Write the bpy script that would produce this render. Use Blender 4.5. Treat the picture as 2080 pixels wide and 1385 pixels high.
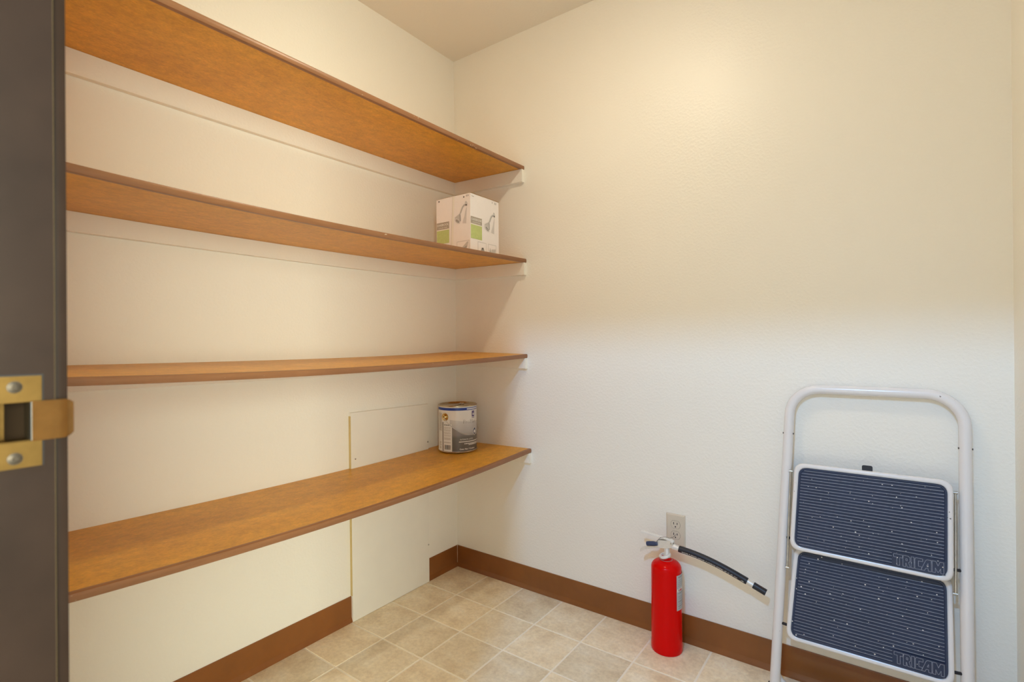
import bpy, bmesh, math, random
import numpy as np
from mathutils import Vector, Matrix

random.seed(7)
for o in list(bpy.data.objects):
    bpy.data.objects.remove(o)
scene = bpy.context.scene
COL = scene.collection

# ------------------------------------------------------------------ camera, world, lights, exposure
def setup_view():
    cam = bpy.data.cameras.new('camera')
    co = bpy.data.objects.new('camera', cam)
    COL.objects.link(co)
    f, yaw, pit, rol = 1039.926, -0.62841, 0.0016, -0.0079
    s, c = math.sin(yaw), math.cos(yaw)
    fw = Vector((s*math.cos(pit), c*math.cos(pit), math.sin(pit)))
    r0 = Vector((c, -s, 0)); u0 = r0.cross(fw)
    r = math.cos(rol)*r0 + math.sin(rol)*u0
    u = -math.sin(rol)*r0 + math.cos(rol)*u0
    m = Matrix((r, u, -fw)).transposed().to_4x4()
    m.translation = Vector((1.7194, -1.8917, 1.1049))
    co.matrix_world = m
    cam.sensor_width = 36; cam.sensor_fit = 'HORIZONTAL'
    cam.lens = f/2080*36
    cam.clip_start = .02
    cam.dof.use_dof = True; cam.dof.focus_distance = 2.05; cam.dof.aperture_fstop = 6.3
    scene.camera = co
setup_view()

w = bpy.data.worlds.new('world'); scene.world = w
w.use_nodes = True
w.node_tree.nodes['Background'].inputs[0].default_value = (0.86, 0.94, 1.0, 1)
w.node_tree.nodes['Background'].inputs[1].default_value = 0.75

LAMP_STRENGTH = 150
LAMP_COLOR = (1.0, 0.88, 0.66)
def hall_light():
    # cool bulb on the ceiling just outside the doorway; the door head cuts its light off at mid-height on the back wall
    l = bpy.data.lights.new('hall_light', 'POINT')
    l.shadow_soft_size = .035; l.energy = 80; l.color = (0.26, 0.56, 1.0)
    o = bpy.data.objects.new('hall_light', l); COL.objects.link(o)
    o.location = (1.57, -2.60, 2.365)
hall_light()
def left_wall_fill():
    # added fill light for the left wall, no known window, right beyond the doorway
    l = bpy.data.lights.new('left_wall_fill', 'AREA')
    l.shape = 'RECTANGLE'; l.size = 2.2; l.size_y = 1.8
    l.energy = 240; l.color = (.92, .97, .79)
    o = bpy.data.objects.new('left_wall_fill', l); COL.objects.link(o)
    o.location = (4.2, -3.15, 1.35)
    o.rotation_euler = (math.pi/2, 0, math.pi/2)
left_wall_fill()

vs = scene.view_settings
vs.view_transform = 'Standard'; vs.look = 'None'; vs.gamma = 1; vs.use_curve_mapping = False
vs.exposure = 0.58
scene.cycles.use_denoising = True
scene.cycles.max_bounces = 12
scene.cycles.diffuse_bounces = 8
scene.cycles.sample_clamp_indirect = 6

# ------------------------------------------------------------------ materials
def new_mat(name):
    m = bpy.data.materials.new(name); m.use_nodes = True
    nt = m.node_tree
    b = nt.nodes['Principled BSDF']
    return m, nt, b
def noise(nt, scale, detail=3, rough=.5, vec=None):
    n = nt.nodes.new('ShaderNodeTexNoise')
    n.inputs['Scale'].default_value = scale; n.inputs['Detail'].default_value = detail
    n.inputs['Roughness'].default_value = rough
    if vec is not None: nt.links.new(vec, n.inputs['Vector'])
    return n
def coords(nt, scale=(1, 1, 1), which='Object'):
    t = nt.nodes.new('ShaderNodeTexCoord'); mp = nt.nodes.new('ShaderNodeMapping')
    mp.inputs['Scale'].default_value = scale
    nt.links.new(t.outputs[which], mp.inputs['Vector'])
    return mp.outputs['Vector']
def geo_pos(nt, scale=(1, 1, 1)):
    g = nt.nodes.new('ShaderNodeNewGeometry'); mp = nt.nodes.new('ShaderNodeMapping')
    mp.inputs['Scale'].default_value = scale
    nt.links.new(g.outputs['Position'], mp.inputs['Vector'])
    return mp.outputs['Vector']
def ramp(nt, src, stops):
    r = nt.nodes.new('ShaderNodeValToRGB')
    e = r.color_ramp.elements
    while len(e) < len(stops): e.new(.5)
    for k, (p, c) in enumerate(stops):
        e[k].position = p; e[k].color = (*c, 1)
    nt.links.new(src, r.inputs[0])
    return r.outputs[0]
def bump(nt, b, src, strength, dist):
    n = nt.nodes.new('ShaderNodeBump')
    n.inputs['Strength'].default_value = strength; n.inputs['Distance'].default_value = dist
    nt.links.new(src, n.inputs['Height']); nt.links.new(n.outputs[0], b.inputs['Normal'])
def mix(nt, a, b_, fac, blend='MIX'):
    m = nt.nodes.new('ShaderNodeMix'); m.data_type = 'RGBA'; m.blend_type = blend
    for v, i in ((fac, 0), (a, 6), (b_, 7)):
        if hasattr(v, 'links'): nt.links.new(v, m.inputs[i])
        else: m.inputs[i].default_value = v if i == 0 else (*v, 1)
    return m.outputs[2]
def plain(name, col, rough=.5, metal=0, var=.06, scale=40, spec=.5, coat=0):
    m, nt, b = new_mat(name)
    n = noise(nt, scale, 3, .6, coords(nt))
    lo = tuple(c*(1-var) for c in col); hi = tuple(min(1, c*(1+var)) for c in col)
    nt.links.new(ramp(nt, n.outputs[0], ((.3, lo), (.7, hi))), b.inputs['Base Color'])
    b.inputs['Roughness'].default_value = rough; b.inputs['Metallic'].default_value = metal
    b.inputs['Specular IOR Level'].default_value = spec
    b.inputs['Coat Weight'].default_value = coat
    return m

def wall_material(name, col, rough, strength):
    m, nt, b = new_mat(name)
    v = geo_pos(nt)
    big = noise(nt, 1.3, 2, .5, v)
    nt.links.new(ramp(nt, big.outputs[0], ((.3, tuple(c*.985 for c in col)), (.7, col))), b.inputs['Base Color'])
    n1 = noise(nt, 115, 2, .45, v); n2 = noise(nt, 260, 2, .5, v)
    r1 = ramp(nt, n1.outputs[0], ((.42, (0, 0, 0)), (.68, (1, 1, 1))))
    a = nt.nodes.new('ShaderNodeMath'); a.operation = 'MULTIPLY_ADD'
    nt.links.new(n2.outputs[0], a.inputs[0]); a.inputs[1].default_value = .25; nt.links.new(r1, a.inputs[2])
    bump(nt, b, a.outputs[0], strength, .0016)
    b.inputs['Roughness'].default_value = rough
    return m
M = {}
M['wall'] = wall_material('wall_paint', (.90, .872, .798), .42, .22)
M['ceiling'] = wall_material('ceiling_paint', (.84, .80, .72), .8, .15)
M['panel'] = plain('panel_paint', (.87, .845, .775), .35, var=.02, scale=6)
M['cut_edge'] = plain('raw_edge', (.62, .48, .22), .7)

def board_material():
    m, nt, b = new_mat('stained_fibreboard')
    v = geo_pos(nt, (1, .6, 1))
    n1 = noise(nt, 7, 4, .6, v); n2 = noise(nt, 210, 3, .6, v); n3 = noise(nt, 45, 4, .65, v)
    c1 = ramp(nt, n1.outputs[0], ((.3, (.70, .33, .022)), (.7, (.79, .40, .036))))
    c2 = ramp(nt, n2.outputs[0], ((.3, (.86, .84, .82)), (.72, (1.10, 1.10, 1.10))))
    c3 = ramp(nt, n3.outputs[0], ((.35, (.88, .87, .85)), (.65, (1.08, 1.08, 1.08))))
    x = mix(nt, c1, c2, 1.0, 'MULTIPLY'); x = mix(nt, x, c3, 1.0, 'MULTIPLY')
    nt.links.new(x, b.inputs['Base Color'])
    b.inputs['Roughness'].default_value = .38; b.inputs['Specular IOR Level'].default_value = .38
    bump(nt, b, n2.outputs[0], .06, .0006)
    return m
M['board'] = board_material()
def edge_material():
    m, nt, b = new_mat('brown_edge_paint')
    v = geo_pos(nt, (1, .1, 1))
    n1 = noise(nt, 60, 4, .6, v)
    c = ramp(nt, n1.outputs[0], ((.3, (.25, .108, .044)), (.7, (.32, .145, .062))))
    n2 = noise(nt, 18, 2, .5, geo_pos(nt, (1, 1, 1))); n3 = noise(nt, 240, 1, .5, geo_pos(nt, (1, .3, 1)))
    mt = nt.nodes.new('ShaderNodeMath'); mt.operation = 'MULTIPLY'
    nt.links.new(n2.outputs[0], mt.inputs[0]); nt.links.new(n3.outputs[0], mt.inputs[1])
    chip = ramp(nt, mt.outputs[0], ((.47, (0, 0, 0)), (.50, (1, 1, 1))))
    nt.links.new(mix(nt, c, (.62, .48, .34), chip), b.inputs['Base Color'])
    b.inputs['Roughness'].default_value = .36
    return m
M['edge'] = edge_material()
M['cove'] = plain('brown_vinyl', (.25, .088, .020), .30, var=.10, scale=9)

def tile_material():
    m, nt, b = new_mat('stone_look_tile')
    oi = nt.nodes.new('ShaderNodeObjectInfo')
    g = nt.nodes.new('ShaderNodeNewGeometry')
    off = nt.nodes.new('ShaderNodeVectorMath'); off.operation = 'MULTIPLY_ADD'
    cmb = nt.nodes.new('ShaderNodeCombineXYZ')
    nt.links.new(oi.outputs['Random'], cmb.inputs[0]); nt.links.new(oi.outputs['Random'], cmb.inputs[1])
    nt.links.new(cmb.outputs[0], off.inputs[0]); off.inputs[1].default_value = (17, 31, 5)
    nt.links.new(g.outputs['Position'], off.inputs[2])
    v = off.outputs[0]
    n1 = noise(nt, 11, 5, .6, v); n2 = noise(nt, 75, 4, .65, v); n3 = noise(nt, 24, 3, .5, v)
    c1 = ramp(nt, n1.outputs[0], ((.32, (.77, .65, .46)), (.50, (.90, .80, .60)), (.68, (.96, .89, .72))))
    c2 = ramp(nt, n2.outputs[0], ((.34, (.86, .85, .84)), (.66, (1.07, 1.07, 1.07))))
    c3 = ramp(nt, oi.outputs['Random'], ((0, (.90, .90, .90)), (1, (1.08, 1.06, 1.03))))
    x = mix(nt, c1, c2, .8, 'MULTIPLY'); x = mix(nt, x, c3, 1.0, 'MULTIPLY')
    fl = ramp(nt, n2.outputs[0], ((.70, (0, 0, 0)), (.76, (1, 1, 1))))
    fm = mix(nt, (0, 0, 0), fl, .35)
    x = mix(nt, x, (.78, .72, .62), fm)
    nt.links.new(x, b.inputs['Base Color'])
    b.inputs['Roughness'].default_value = .36
    bump(nt, b, n2.outputs[0], .08, .0008)
    return m
M['tile'] = tile_material()
M['grout'] = plain('grout', (.95, .90, .78), .7, var=.03, scale=60)

M['jamb'] = plain('brown_frame_paint', (.026, .0145, .0095), .34, var=.15, scale=14, spec=.22)
def brass_mat(name, col, rough):
    m = plain(name, col, rough, 1.0, var=.12, scale=55); return m
M['brass'] = brass_mat('worn_brass', (.20, .118, .036), .38)
M['brass_smooth'] = brass_mat('polished_brass', (.38, .19, .055), .16)
M['steel'] = brass_mat('steel', (.62, .60, .57), .30)
M['zinc'] = brass_mat('zinc_rod', (.55, .55, .53), .25)
M['alu'] = plain('cast_aluminium', (.78, .76, .72), .38, .35, var=.05)
M['dark'] = plain('dark_gap', (.012, .010, .010), .6)

def enamel_material():
    m, nt, b = new_mat('chipped_white_enamel')
    v = coords(nt)
    n = noise(nt, 130, 2, .5, v); n2 = noise(nt, 14, 2, .5, v)
    mt = nt.nodes.new('ShaderNodeMath'); mt.operation = 'MULTIPLY'
    nt.links.new(n.outputs[0], mt.inputs[0]); nt.links.new(n2.outputs[0], mt.inputs[1])
    chip = ramp(nt, mt.outputs[0], ((.49, (0, 0, 0)), (.51, (1, 1, 1))))
    nt.links.new(mix(nt, (.80, .775, .77), (.16, .14, .13), chip), b.inputs['Base Color'])
    b.inputs['Roughness'].default_value = .22
    return m
M['enamel'] = enamel_material()
def rubber_material():
    m, nt, b = new_mat('paint_flecked_rubber')
    v = coords(nt)
    vo = nt.nodes.new('ShaderNodeTexVoronoi'); vo.inputs['Scale'].default_value = 92
    nt.links.new(v, vo.inputs['Vector'])
    vo.inputs['Randomness'].default_value = 1
    sep = nt.nodes.new('ShaderNodeSeparateColor'); nt.links.new(vo.outputs['Color'], sep.inputs[0])
    thr = nt.nodes.new('ShaderNodeMapRange')         # per-cell fleck radius, most cells have none
    thr.inputs['From Min'].default_value = .45; thr.inputs['From Max'].default_value = 1.0
    thr.inputs['To Min'].default_value = 0; thr.inputs['To Max'].default_value = .20
    nt.links.new(sep.outputs[0], thr.inputs['Value'])
    wob = noise(nt, 400, 2, .5, v)
    ad = nt.nodes.new('ShaderNodeMath'); ad.operation = 'MULTIPLY_ADD'
    nt.links.new(wob.outputs[0], ad.inputs[0]); ad.inputs[1].default_value = .10
    nt.links.new(vo.outputs['Distance'], ad.inputs[2])
    sb = nt.nodes.new('ShaderNodeMath'); sb.operation = 'SUBTRACT'
    nt.links.new(ad.outputs[0], sb.inputs[0]); sb.inputs[1].default_value = .05
    lt = nt.nodes.new('ShaderNodeMath'); lt.operation = 'LESS_THAN'
    nt.links.new(sb.outputs[0], lt.inputs[0]); nt.links.new(thr.outputs[0], lt.inputs[1])
    n = noise(nt, 9, 4, .6, v)
    base = ramp(nt, n.outputs[0], ((.3, (.015, .026, .066)), (.7, (.023, .037, .088))))
    nt.links.new(mix(nt, base, (.78, .76, .72), lt.outputs[0]), b.inputs['Base Color'])
    b.inputs['Roughness'].default_value = .40
    return m
M['rubber'] = rubber_material()
M['ridge'] = plain('scuffed_and_highlit_ridge', (.25, .28, .36), .45, var=.2, scale=90)  # painted highlights on the rib crests, worn rubber on the letter outlines
M['hose'] = plain('black_hose_rubber', (.010, .010, .019), .45, var=.15, scale=120)
M['black'] = plain('black_plastic', (.012, .012, .020), .35)
M['red'] = plain('red_gloss_paint', (.72, .001, .001), .20, var=.03, scale=5, spec=.14)
M['navy'] = plain('navy_plastic', (.03, .05, .12), .35, var=.2)
M['ivory'] = plain('ivory_plastic', (.68, .61, .50), .32, var=.01)
M['white'] = plain('white_plastic', (.82, .80, .76), .4, var=.02)
M['tin'] = brass_mat('tin_lid', (.52, .42, .27), .24)
M['gold'] = brass_mat('gilt_ear', (.62, .45, .18), .22)
M['paper'] = plain('white_label', (.80, .775, .74), .3, var=.01)
M['paper2'] = plain('silver_label', (.46, .45, .44), .3, var=.02)
M['blue'] = plain('blue_print', (.012, .045, .30), .3, var=.02)
M['violet'] = plain('violet_print', (.075, .04, .20), .35, var=.02)
M['darkprint'] = plain('dark_print', (.09, .075, .06), .5, var=.05)
M['brownprint'] = plain('brown_print', (.26, .19, .13), .5, var=.05)
M['whiteprint'] = plain('white_print', (.80, .78, .74), .4, var=.02)
M['card'] = plain('white_card', (.86, .80, .79), .42, var=.01)
M['cardedge'] = plain('brown_card', (.36, .20, .07), .7)
M['cardfold'] = plain('white_card_flap', (.82, .77, .70), .42, var=.01)
M['green'] = plain('green_print', (.50, .57, .21), .42, var=.06, scale=120)
M['taupe'] = plain('taupe_print', (.40, .34, .28), .42, var=.04)
M['grey1'] = plain('light_grey_print', (.54, .51, .50), .42, var=.06, scale=300)
M['grey2'] = plain('mid_grey_print', (.33, .31, .30), .42, var=.10, scale=300)
M['grey3'] = plain('pale_grey_print', (.64, .595, .58), .42, var=.03)
M['glabel'] = plain('grey_instruction_label', (.50, .53, .56), .35, var=.04)
M['redprint'] = plain('red_print', (.55, .12, .12), .4)

def grad_material():
    m, nt, b = new_mat('grey_graded_print')
    g = nt.nodes.new('ShaderNodeTexCoord'); s = nt.nodes.new('ShaderNodeSeparateXYZ')
    nt.links.new(g.outputs['Object'], s.inputs[0])
    mr = nt.nodes.new('ShaderNodeMapRange')
    mr.inputs['From Min'].default_value = 0; mr.inputs['From Max'].default_value = .16
    nt.links.new(s.outputs[2], mr.inputs['Value'])
    nt.links.new(ramp(nt, mr.outputs[0], ((0, (.125, .115, .105)), (.40, (.15, .14, .125)), (.48, (.24, .22, .205)), (1, (.36, .34, .32)))), b.inputs['Base Color'])
    b.inputs['Roughness'].default_value = .28
    return m
M['grad'] = grad_material()
def swoosh_material():
    m, nt, b = new_mat('silver_graded_print')
    g = nt.nodes.new('ShaderNodeTexCoord'); s = nt.nodes.new('ShaderNodeSeparateXYZ')
    nt.links.new(g.outputs['Object'], s.inputs[0])
    mr = nt.nodes.new('ShaderNodeMapRange')
    mr.inputs['From Min'].default_value = .07; mr.inputs['From Max'].default_value = .14
    nt.links.new(s.outputs[2], mr.inputs['Value'])
    nt.links.new(ramp(nt, mr.outputs[0], ((0, (.40, .39, .385)), (1, (.62, .60, .58)))), b.inputs['Base Color'])
    b.inputs['Roughness'].default_value = .28
    return m
M['swoosh'] = swoosh_material()
def diffuser_material():
    m, nt, b = new_mat('glowing_diffuser')
    b.inputs['Base Color'].default_value = (1, .95, .85, 1)
    b.inputs['Emission Color'].default_value = (*LAMP_COLOR, 1)
    b.inputs['Emission Strength'].default_value = LAMP_STRENGTH
    return m
M['diffuser'] = diffuser_material()

# ------------------------------------------------------------------ mesh helpers
def link(name, me, mat, parent=None, smooth=False):
    o = bpy.data.objects.new(name, me); COL.objects.link(o)
    if mat is not None and not me.materials: me.materials.append(mat)
    if parent is not None: o.parent = parent
    if smooth:
        for p in me.polygons: p.use_smooth = True
    return o
def finish(name, bm, mat, parent=None, smooth=False, bevel=0, seg=2):
    if bevel:
        bmesh.ops.bevel(bm, geom=bm.edges[:], offset=bevel, segments=seg, affect='EDGES', profile=.6)
    bmesh.ops.recalc_face_normals(bm, faces=bm.faces[:])
    me = bpy.data.meshes.new(name); bm.to_mesh(me); bm.free()
    o = link(name, me, mat, parent, smooth)
    if smooth:
        me.set_sharp_from_angle(angle=math.radians(40))
    return o
def box(bm, a, b, mtx=None):
    vs_ = [bm.verts.new((x, y, z)) for z in (a[2], b[2]) for y in (a[1], b[1]) for x in (a[0], b[0])]
    for f in ((0, 2, 3, 1), (4, 5, 7, 6), (0, 1, 5, 4), (2, 6, 7, 3), (0, 4, 6, 2), (1, 3, 7, 5)):
        bm.faces.new([vs_[i] for i in f])
    if mtx is not None: bmesh.ops.transform(bm, matrix=mtx, verts=vs_)
    return vs_
def one_box(name, a, b, mat, parent=None, bevel=0, seg=2):
    bm = bmesh.new(); box(bm, a, b); return finish(name, bm, mat, parent, bool(bevel), bevel, seg)
def tube(bm, pts, r, n=16, cap=True, closed=False):
    pts = [Vector(p) for p in pts]; N = len(pts)
    rr = r if hasattr(r, '__len__') else [r]*N
    rings = []; prev = None
    for i, p in enumerate(pts):
        if closed: t = pts[(i+1) % N]-pts[i-1]
        else: t = pts[min(i+1, N-1)]-pts[max(i-1, 0)]
        t.normalize()
        if prev is None:
            ref = Vector((0, 0, 1)) if abs(t.z) < .9 else Vector((0, 1, 0))
            nrm = (ref - t*ref.dot(t)).normalized()
        else:
            nrm = (prev - t*prev.dot(t)).normalized()
        prev = nrm; bn = t.cross(nrm)
        rings.append([bm.verts.new(p + (nrm*math.cos(a)+bn*math.sin(a))*rr[i]) for a in [2*math.pi*k/n for k in range(n)]])
    for i in range(N if closed else N-1):
        A, B = rings[i], rings[(i+1) % N]
        for k in range(n): bm.faces.new((A[k], A[(k+1) % n], B[(k+1) % n], B[k]))
    if cap and not closed:
        bm.faces.new(rings[0][::-1]); bm.faces.new(rings[-1])
def lathe(bm, prof, n=48, mtx=None):
    rings = []; allv = []
    for (r, z) in prof:
        if r < 1e-6: ring = [bm.verts.new((0, 0, z))]
        else: ring = [bm.verts.new((r*math.cos(2*math.pi*k/n), r*math.sin(2*math.pi*k/n), z)) for k in range(n)]
        rings.append(ring); allv += ring
    for A, B in zip(rings[:-1], rings[1:]):
        if len(A) == 1 and len(B) == 1: continue
        for k in range(n):
            k2 = (k+1) % n
            if len(A) == 1: bm.faces.new((A[0], B[k2], B[k]))
            elif len(B) == 1: bm.faces.new((A[k], A[k2], B[0]))
            else: bm.faces.new((A[k], A[k2], B[k2], B[k]))
    if mtx is not None: bmesh.ops.transform(bm, matrix=mtx, verts=allv)
def prism(bm, poly, z0, z1, mtx=None):
    n = len(poly)
    A = [bm.verts.new((x, y, z0)) for x, y in poly]; B = [bm.verts.new((x, y, z1)) for x, y in poly]
    bm.faces.new(A[::-1]); bm.faces.new(B)
    for i in range(n): bm.faces.new((A[i], A[(i+1) % n], B[(i+1) % n], B[i]))
    if mtx is not None: bmesh.ops.transform(bm, matrix=mtx, verts=A+B)
def rrect(x0, y0, x1, y1, r, n=6):
    pts = []
    for cx, cy, a0 in ((x1-r, y1-r, 0), (x0+r, y1-r, 90), (x0+r, y0+r, 180), (x1-r, y0+r, 270)):
        for k in range(n+1):
            a = math.radians(a0+90*k/n); pts.append((cx+r*math.cos(a), cy+r*math.sin(a)))
    return pts
def quad_round(corners, r, n=6):
    """rounded polygon through given corners (2D, any convex quad)"""
    pts = []; m = len(corners)
    for i in range(m):
        p = Vector(corners[i]); a = (Vector(corners[i-1])-p).normalized(); b = (Vector(corners[(i+1) % m])-p).normalized()
        for k in range(n+1):
            t = k/n; q = p + a*r*(1-t)**2 + b*r*t**2
            pts.append((q.x, q.y))
    return pts
def text_geo(body, size, bold=0.0, align='CENTER', sx=1.0):
    cu = bpy.data.curves.new('t', 'FONT'); cu.body = body; cu.size = size; cu.align_x = align; cu.align_y = 'CENTER'
    cu.offset = bold; cu.resolution_u = 2
    o = bpy.data.objects.new('t', cu); COL.objects.link(o)
    dg = bpy.context.evaluated_depsgraph_get(); dg.update()
    me = bpy.data.meshes.new_from_object(o.evaluated_get(dg))
    vs_ = [(v.co.x*sx, v.co.y) for v in me.vertices]; fs = [tuple(p.vertices) for p in me.polygons]
    bpy.data.objects.remove(o); bpy.data.curves.remove(cu); bpy.data.meshes.remove(me)
    return vs_, fs
def mesh_from(name, verts, faces, mat, parent=None, smooth=False):
    me = bpy.data.meshes.new(name); me.from_pydata([tuple(v) for v in verts], [], faces); me.update()
    return link(name, me, mat, parent, smooth)
def empty(name, loc, rz=0.0):
    o = bpy.data.objects.new(name, None); COL.objects.link(o)
    o.location = loc; o.rotation_euler = (0, 0, rz); o.empty_display_size = .05
    return o
def tag(o, label, cat, group=None):
    o['label'] = label; o['category'] = cat
    if group: o['group'] = group
    return o
def struct(o, label=None):
    o['kind'] = 'structure'
    if label: o['label'] = label
    return o

# ------------------------------------------------------------------ room shell
CEIL = 2.497; XR = 2.0; YF = -1.776; YF2 = -1.892; JX = 1.184; JR = 1.946; HEAD = 2.03; T = .1
struct(one_box('wall_left', (-T, YF2, 0), (0, T, CEIL), M['wall']))
struct(one_box('wall_back', (0, 0, 0), (XR, T, CEIL), M['wall']))
struct(one_box('wall_right', (XR, YF2, 0), (XR+T, T, CEIL), M['wall']))
bm = bmesh.new()
box(bm, (0, YF2, 0), (JX-.02, YF, CEIL)); box(bm, (JR+.02, YF2, 0), (XR, YF, CEIL))
box(bm, (JX-.02, YF2, HEAD+.02), (JR+.02, YF, CEIL))
struct(finish('wall_front', bm, M['wall']))
struct(one_box('ceiling', (-T, YF2, CEIL), (XR+T, T, CEIL+T), M['ceiling']))
floor = struct(one_box('floor', (-T, -3.2, -.06), (XR+T, T, -.0013), M['grout']))

# tiles, each a piece of the floor
TS, OX, OY = .20357, .19782, -.22587
GAP = .0033
def tiles():
    x0, x1, y0, y1 = .0, XR, -2.25, 0
    xs = [x0]+[OX+i*TS for i in range(0, 9) if OX+i*TS < x1-.004]+[x1]
    ys = []
    k = 0
    while OY-k*TS > y0: ys.append(OY-k*TS); k += 1
    ys = [y1]+ys
    cache = {}
    for i in range(len(xs)-1):
        for j in range(len(ys)-1):
            a, b = xs[i], xs[i+1]; c, d = ys[j+1], ys[j]
            w_, h_ = round(b-a, 4), round(d-c, 4)
            if (d+c)/2 < YF and ((a+b)/2 < JX-.12): continue
            key = (w_, h_)
            if key not in cache:
                bm = bmesh.new(); g = GAP
                lo = [(-w_/2+g, -h_/2+g), (w_/2-g, -h_/2+g), (w_/2-g, h_/2-g), (-w_/2+g, h_/2-g)]
                e = .0007
                hi = [(x-math.copysign(e, x), y-math.copysign(e, y)) for x, y in lo]
                A = [bm.verts.new((x, y, -.0013)) for x, y in lo]; B = [bm.verts.new((x, y, 0)) for x, y in hi]
                bm.faces.new(B)
                for q in range(4): bm.faces.new((A[q], A[(q+1) % 4], B[(q+1) % 4], B[q]))
                me = bpy.data.meshes.new('tile'); bm.to_mesh(me); bm.free(); me.materials.append(M['tile'])
                cache[key] = me
            o = link('tile', cache[key], None, floor); o.location = ((a+b)/2, (c+d)/2, 0)
tiles()

# cove base
BT = .0097
def cove(name, along, p0, p1, axis, sign, ends=(0, 0)):
    """profile (distance from wall, z) swept from p0 to p1 along an axis"""
    prof = [(0, 0), (BT, 0), (BT, .0022), (.0088, .0052), (.0068, .0102), (.0048, .0158), (.0036, .0200), (.0032, .0995), (.0024, .1016), (0, .1016)]
    bm = bmesh.new(); rings = []
    for k, p in enumerate((p0, p1)):
        ring = []
        for d, z in prof:
            q = p + ends[k]*d
            ring.append(bm.verts.new((q, along+sign*d, z) if axis == 'x' else (along+sign*d, q, z)))
        rings.append(ring)
    n = len(prof)
    for i in range(n): bm.faces.new((rings[0][i], rings[0][(i+1) % n], rings[1][(i+1) % n], rings[1][i]))
    bm.faces.new(rings[0]); bm.faces.new(rings[1][::-1])
    return struct(finish(name, bm, M['cove'], None))
cove('baseboard_back', 0, 0, XR, 'x', -1, (1, -1))
cove('baseboard_left', 0, YF, -.6215, 'y', 1)
cove('baseboard_left', 0, -.2045, 0, 'y', 1, (0, -1))
cove('baseboard_right', XR, YF, 0, 'y', -1, (0, -1))
cove('baseboard_front', YF, 0, JX-.063, 'x', 1)
# dab of dried caulk in the baseboard corner
bm = bmesh.new()
tube(bm, [(.0042, -.0042, .004), (.0040, -.0040, .03), (.0043, -.0043, .06), (.0040, -.0040, .085), (.0046, -.0046, .104)], [.0016, .0009, .0012, .0009, .0022], 8)
struct(finish('trim_1', bm, plain('caulk', (.62, .52, .42), .6), None, True))

# door frame with its strike
door = struct(empty('door_1', (JX, YF, 0)))
def W(p): return (p[0]-JX, p[1]-YF, p[2])
def wbox(bm, a, b): box(bm, W(a), W(b))
ST = dict(y0=-1.8125, y1=-1.7840, z0=1.0115, z1=1.0815)        # strike plate
HO = dict(y0=-1.8100, y1=-1.7900, z0=1.0312, z1=1.0620)         # latch hole
bm = bmesh.new()
wbox(bm, (JX-.02, YF2-.006, 0), (JX, YF, HO['z0'])); wbox(bm, (JX-.02, YF2-.006, HO['z1']), (JX, YF, HEAD+.02))
wbox(bm, (JX-.02, YF2-.006, HO['z0']), (JX, HO['y0'], HO['z1'])); wbox(bm, (JX-.02, HO['y1'], HO['z0']), (JX, YF, HO['z1']))
finish('jamb', bm, M['jamb'], door)
bm = bmesh.new()
wbox(bm, (JR, YF2-.006, 0), (JR+.02, YF, HEAD+.02)); finish('jamb', bm, M['jamb'], door)
bm = bmesh.new()
wbox(bm, (JX-.02, YF2-.006, HEAD), (JR+.02, YF, HEAD+.02)); finish('head_jamb', bm, M['jamb'], door)
bm = bmesh.new()
wbox(bm, (JX-.063, YF, 0), (JX-.005, YF+.0095, HEAD+.062)); finish('casing', bm, M['jamb'], door, True, .0015)
bm = bmesh.new()
wbox(bm, (JR+.005, YF, 0), (XR-.001, YF+.0095, HEAD+.062)); finish('casing', bm, M['jamb'], door, True, .0015)
bm = bmesh.new()
wbox(bm, (JX-.005, YF, HEAD+.005), (JR+.005, YF+.0095, HEAD+.062)); finish('head_casing', bm, M['jamb'], door, True, .0015)
bm = bmesh.new()                                                   # jamb edge highlight, painted as a tan bead beside the casing
tube(bm, [W((JX-.0012, YF-.0004, 0)), W((JX-.0012, YF-.0004, .7)), W((JX-.0012, YF-.0004, 1.4)), W((JX-.0012, YF-.0004, HEAD))], .0012, 8)
finish('edge_highlight', bm, plain('tan_edge_highlight', (.13, .092, .045), .4), door, True)
# strike
strike = empty('strike_plate', (0, 0, 0)); strike.parent = door
P = .0016
bm = bmesh.new()
wbox(bm, (JX, ST['y0'], HO['z1']), (JX+P, ST['y1'], ST['z1'])); wbox(bm, (JX, ST['y0'], ST['z0']), (JX+P, ST['y1'], HO['z0']))
wbox(bm, (JX, ST['y0'], HO['z0']), (JX+P, HO['y0'], HO['z1'])); wbox(bm, (JX, HO['y1'], HO['z0']), (JX+P, ST['y1'], HO['z1']))
finish('plate', bm, M['brass'], strike)
bm = bmesh.new()                                                   # dark mortise line round the plate
wbox(bm, (JX-.0005, ST['y1'], ST['z0']-.0002), (JX+.0003, ST['y1']+.0014, ST['z1']+.0012)); wbox(bm, (JX-.0005, ST['y0'], ST['z1']), (JX+.0003, ST['y1'], ST['z1']+.0012))
finish('mortise_gap', bm, M['dark'], strike)
bm = bmesh.new()                                                   # lip curving out over the casing
sec = []
for k in range(13):
    y = ST['y1']-.006 + (k/12)*.0262
    t = max(0, (y-(-1.7735))/.0097)
    sec.append((JX+.0016+.0004*(1-t) - .0042*t*t, y))
L = []; n = len(sec)
for k, (x, y) in enumerate(sec):
    e = .0034*max(0, (k-9)/3)**2
    L.append([bm.verts.new(W((x+dx, y, z))) for dx in (0, .0014) for z in (HO['z0']+e, HO['z1']-e)])
for A, B in zip(L[:-1], L[1:]):
    for i, j in ((0, 1), (1, 3), (3, 2), (2, 0)): bm.faces.new((A[i], A[j], B[j], B[i]))
bm.faces.new((L[0][0], L[0][2], L[0][3], L[0][1])); bm.faces.new((L[-1][0], L[-1][1], L[-1][3], L[-1][2]))
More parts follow.
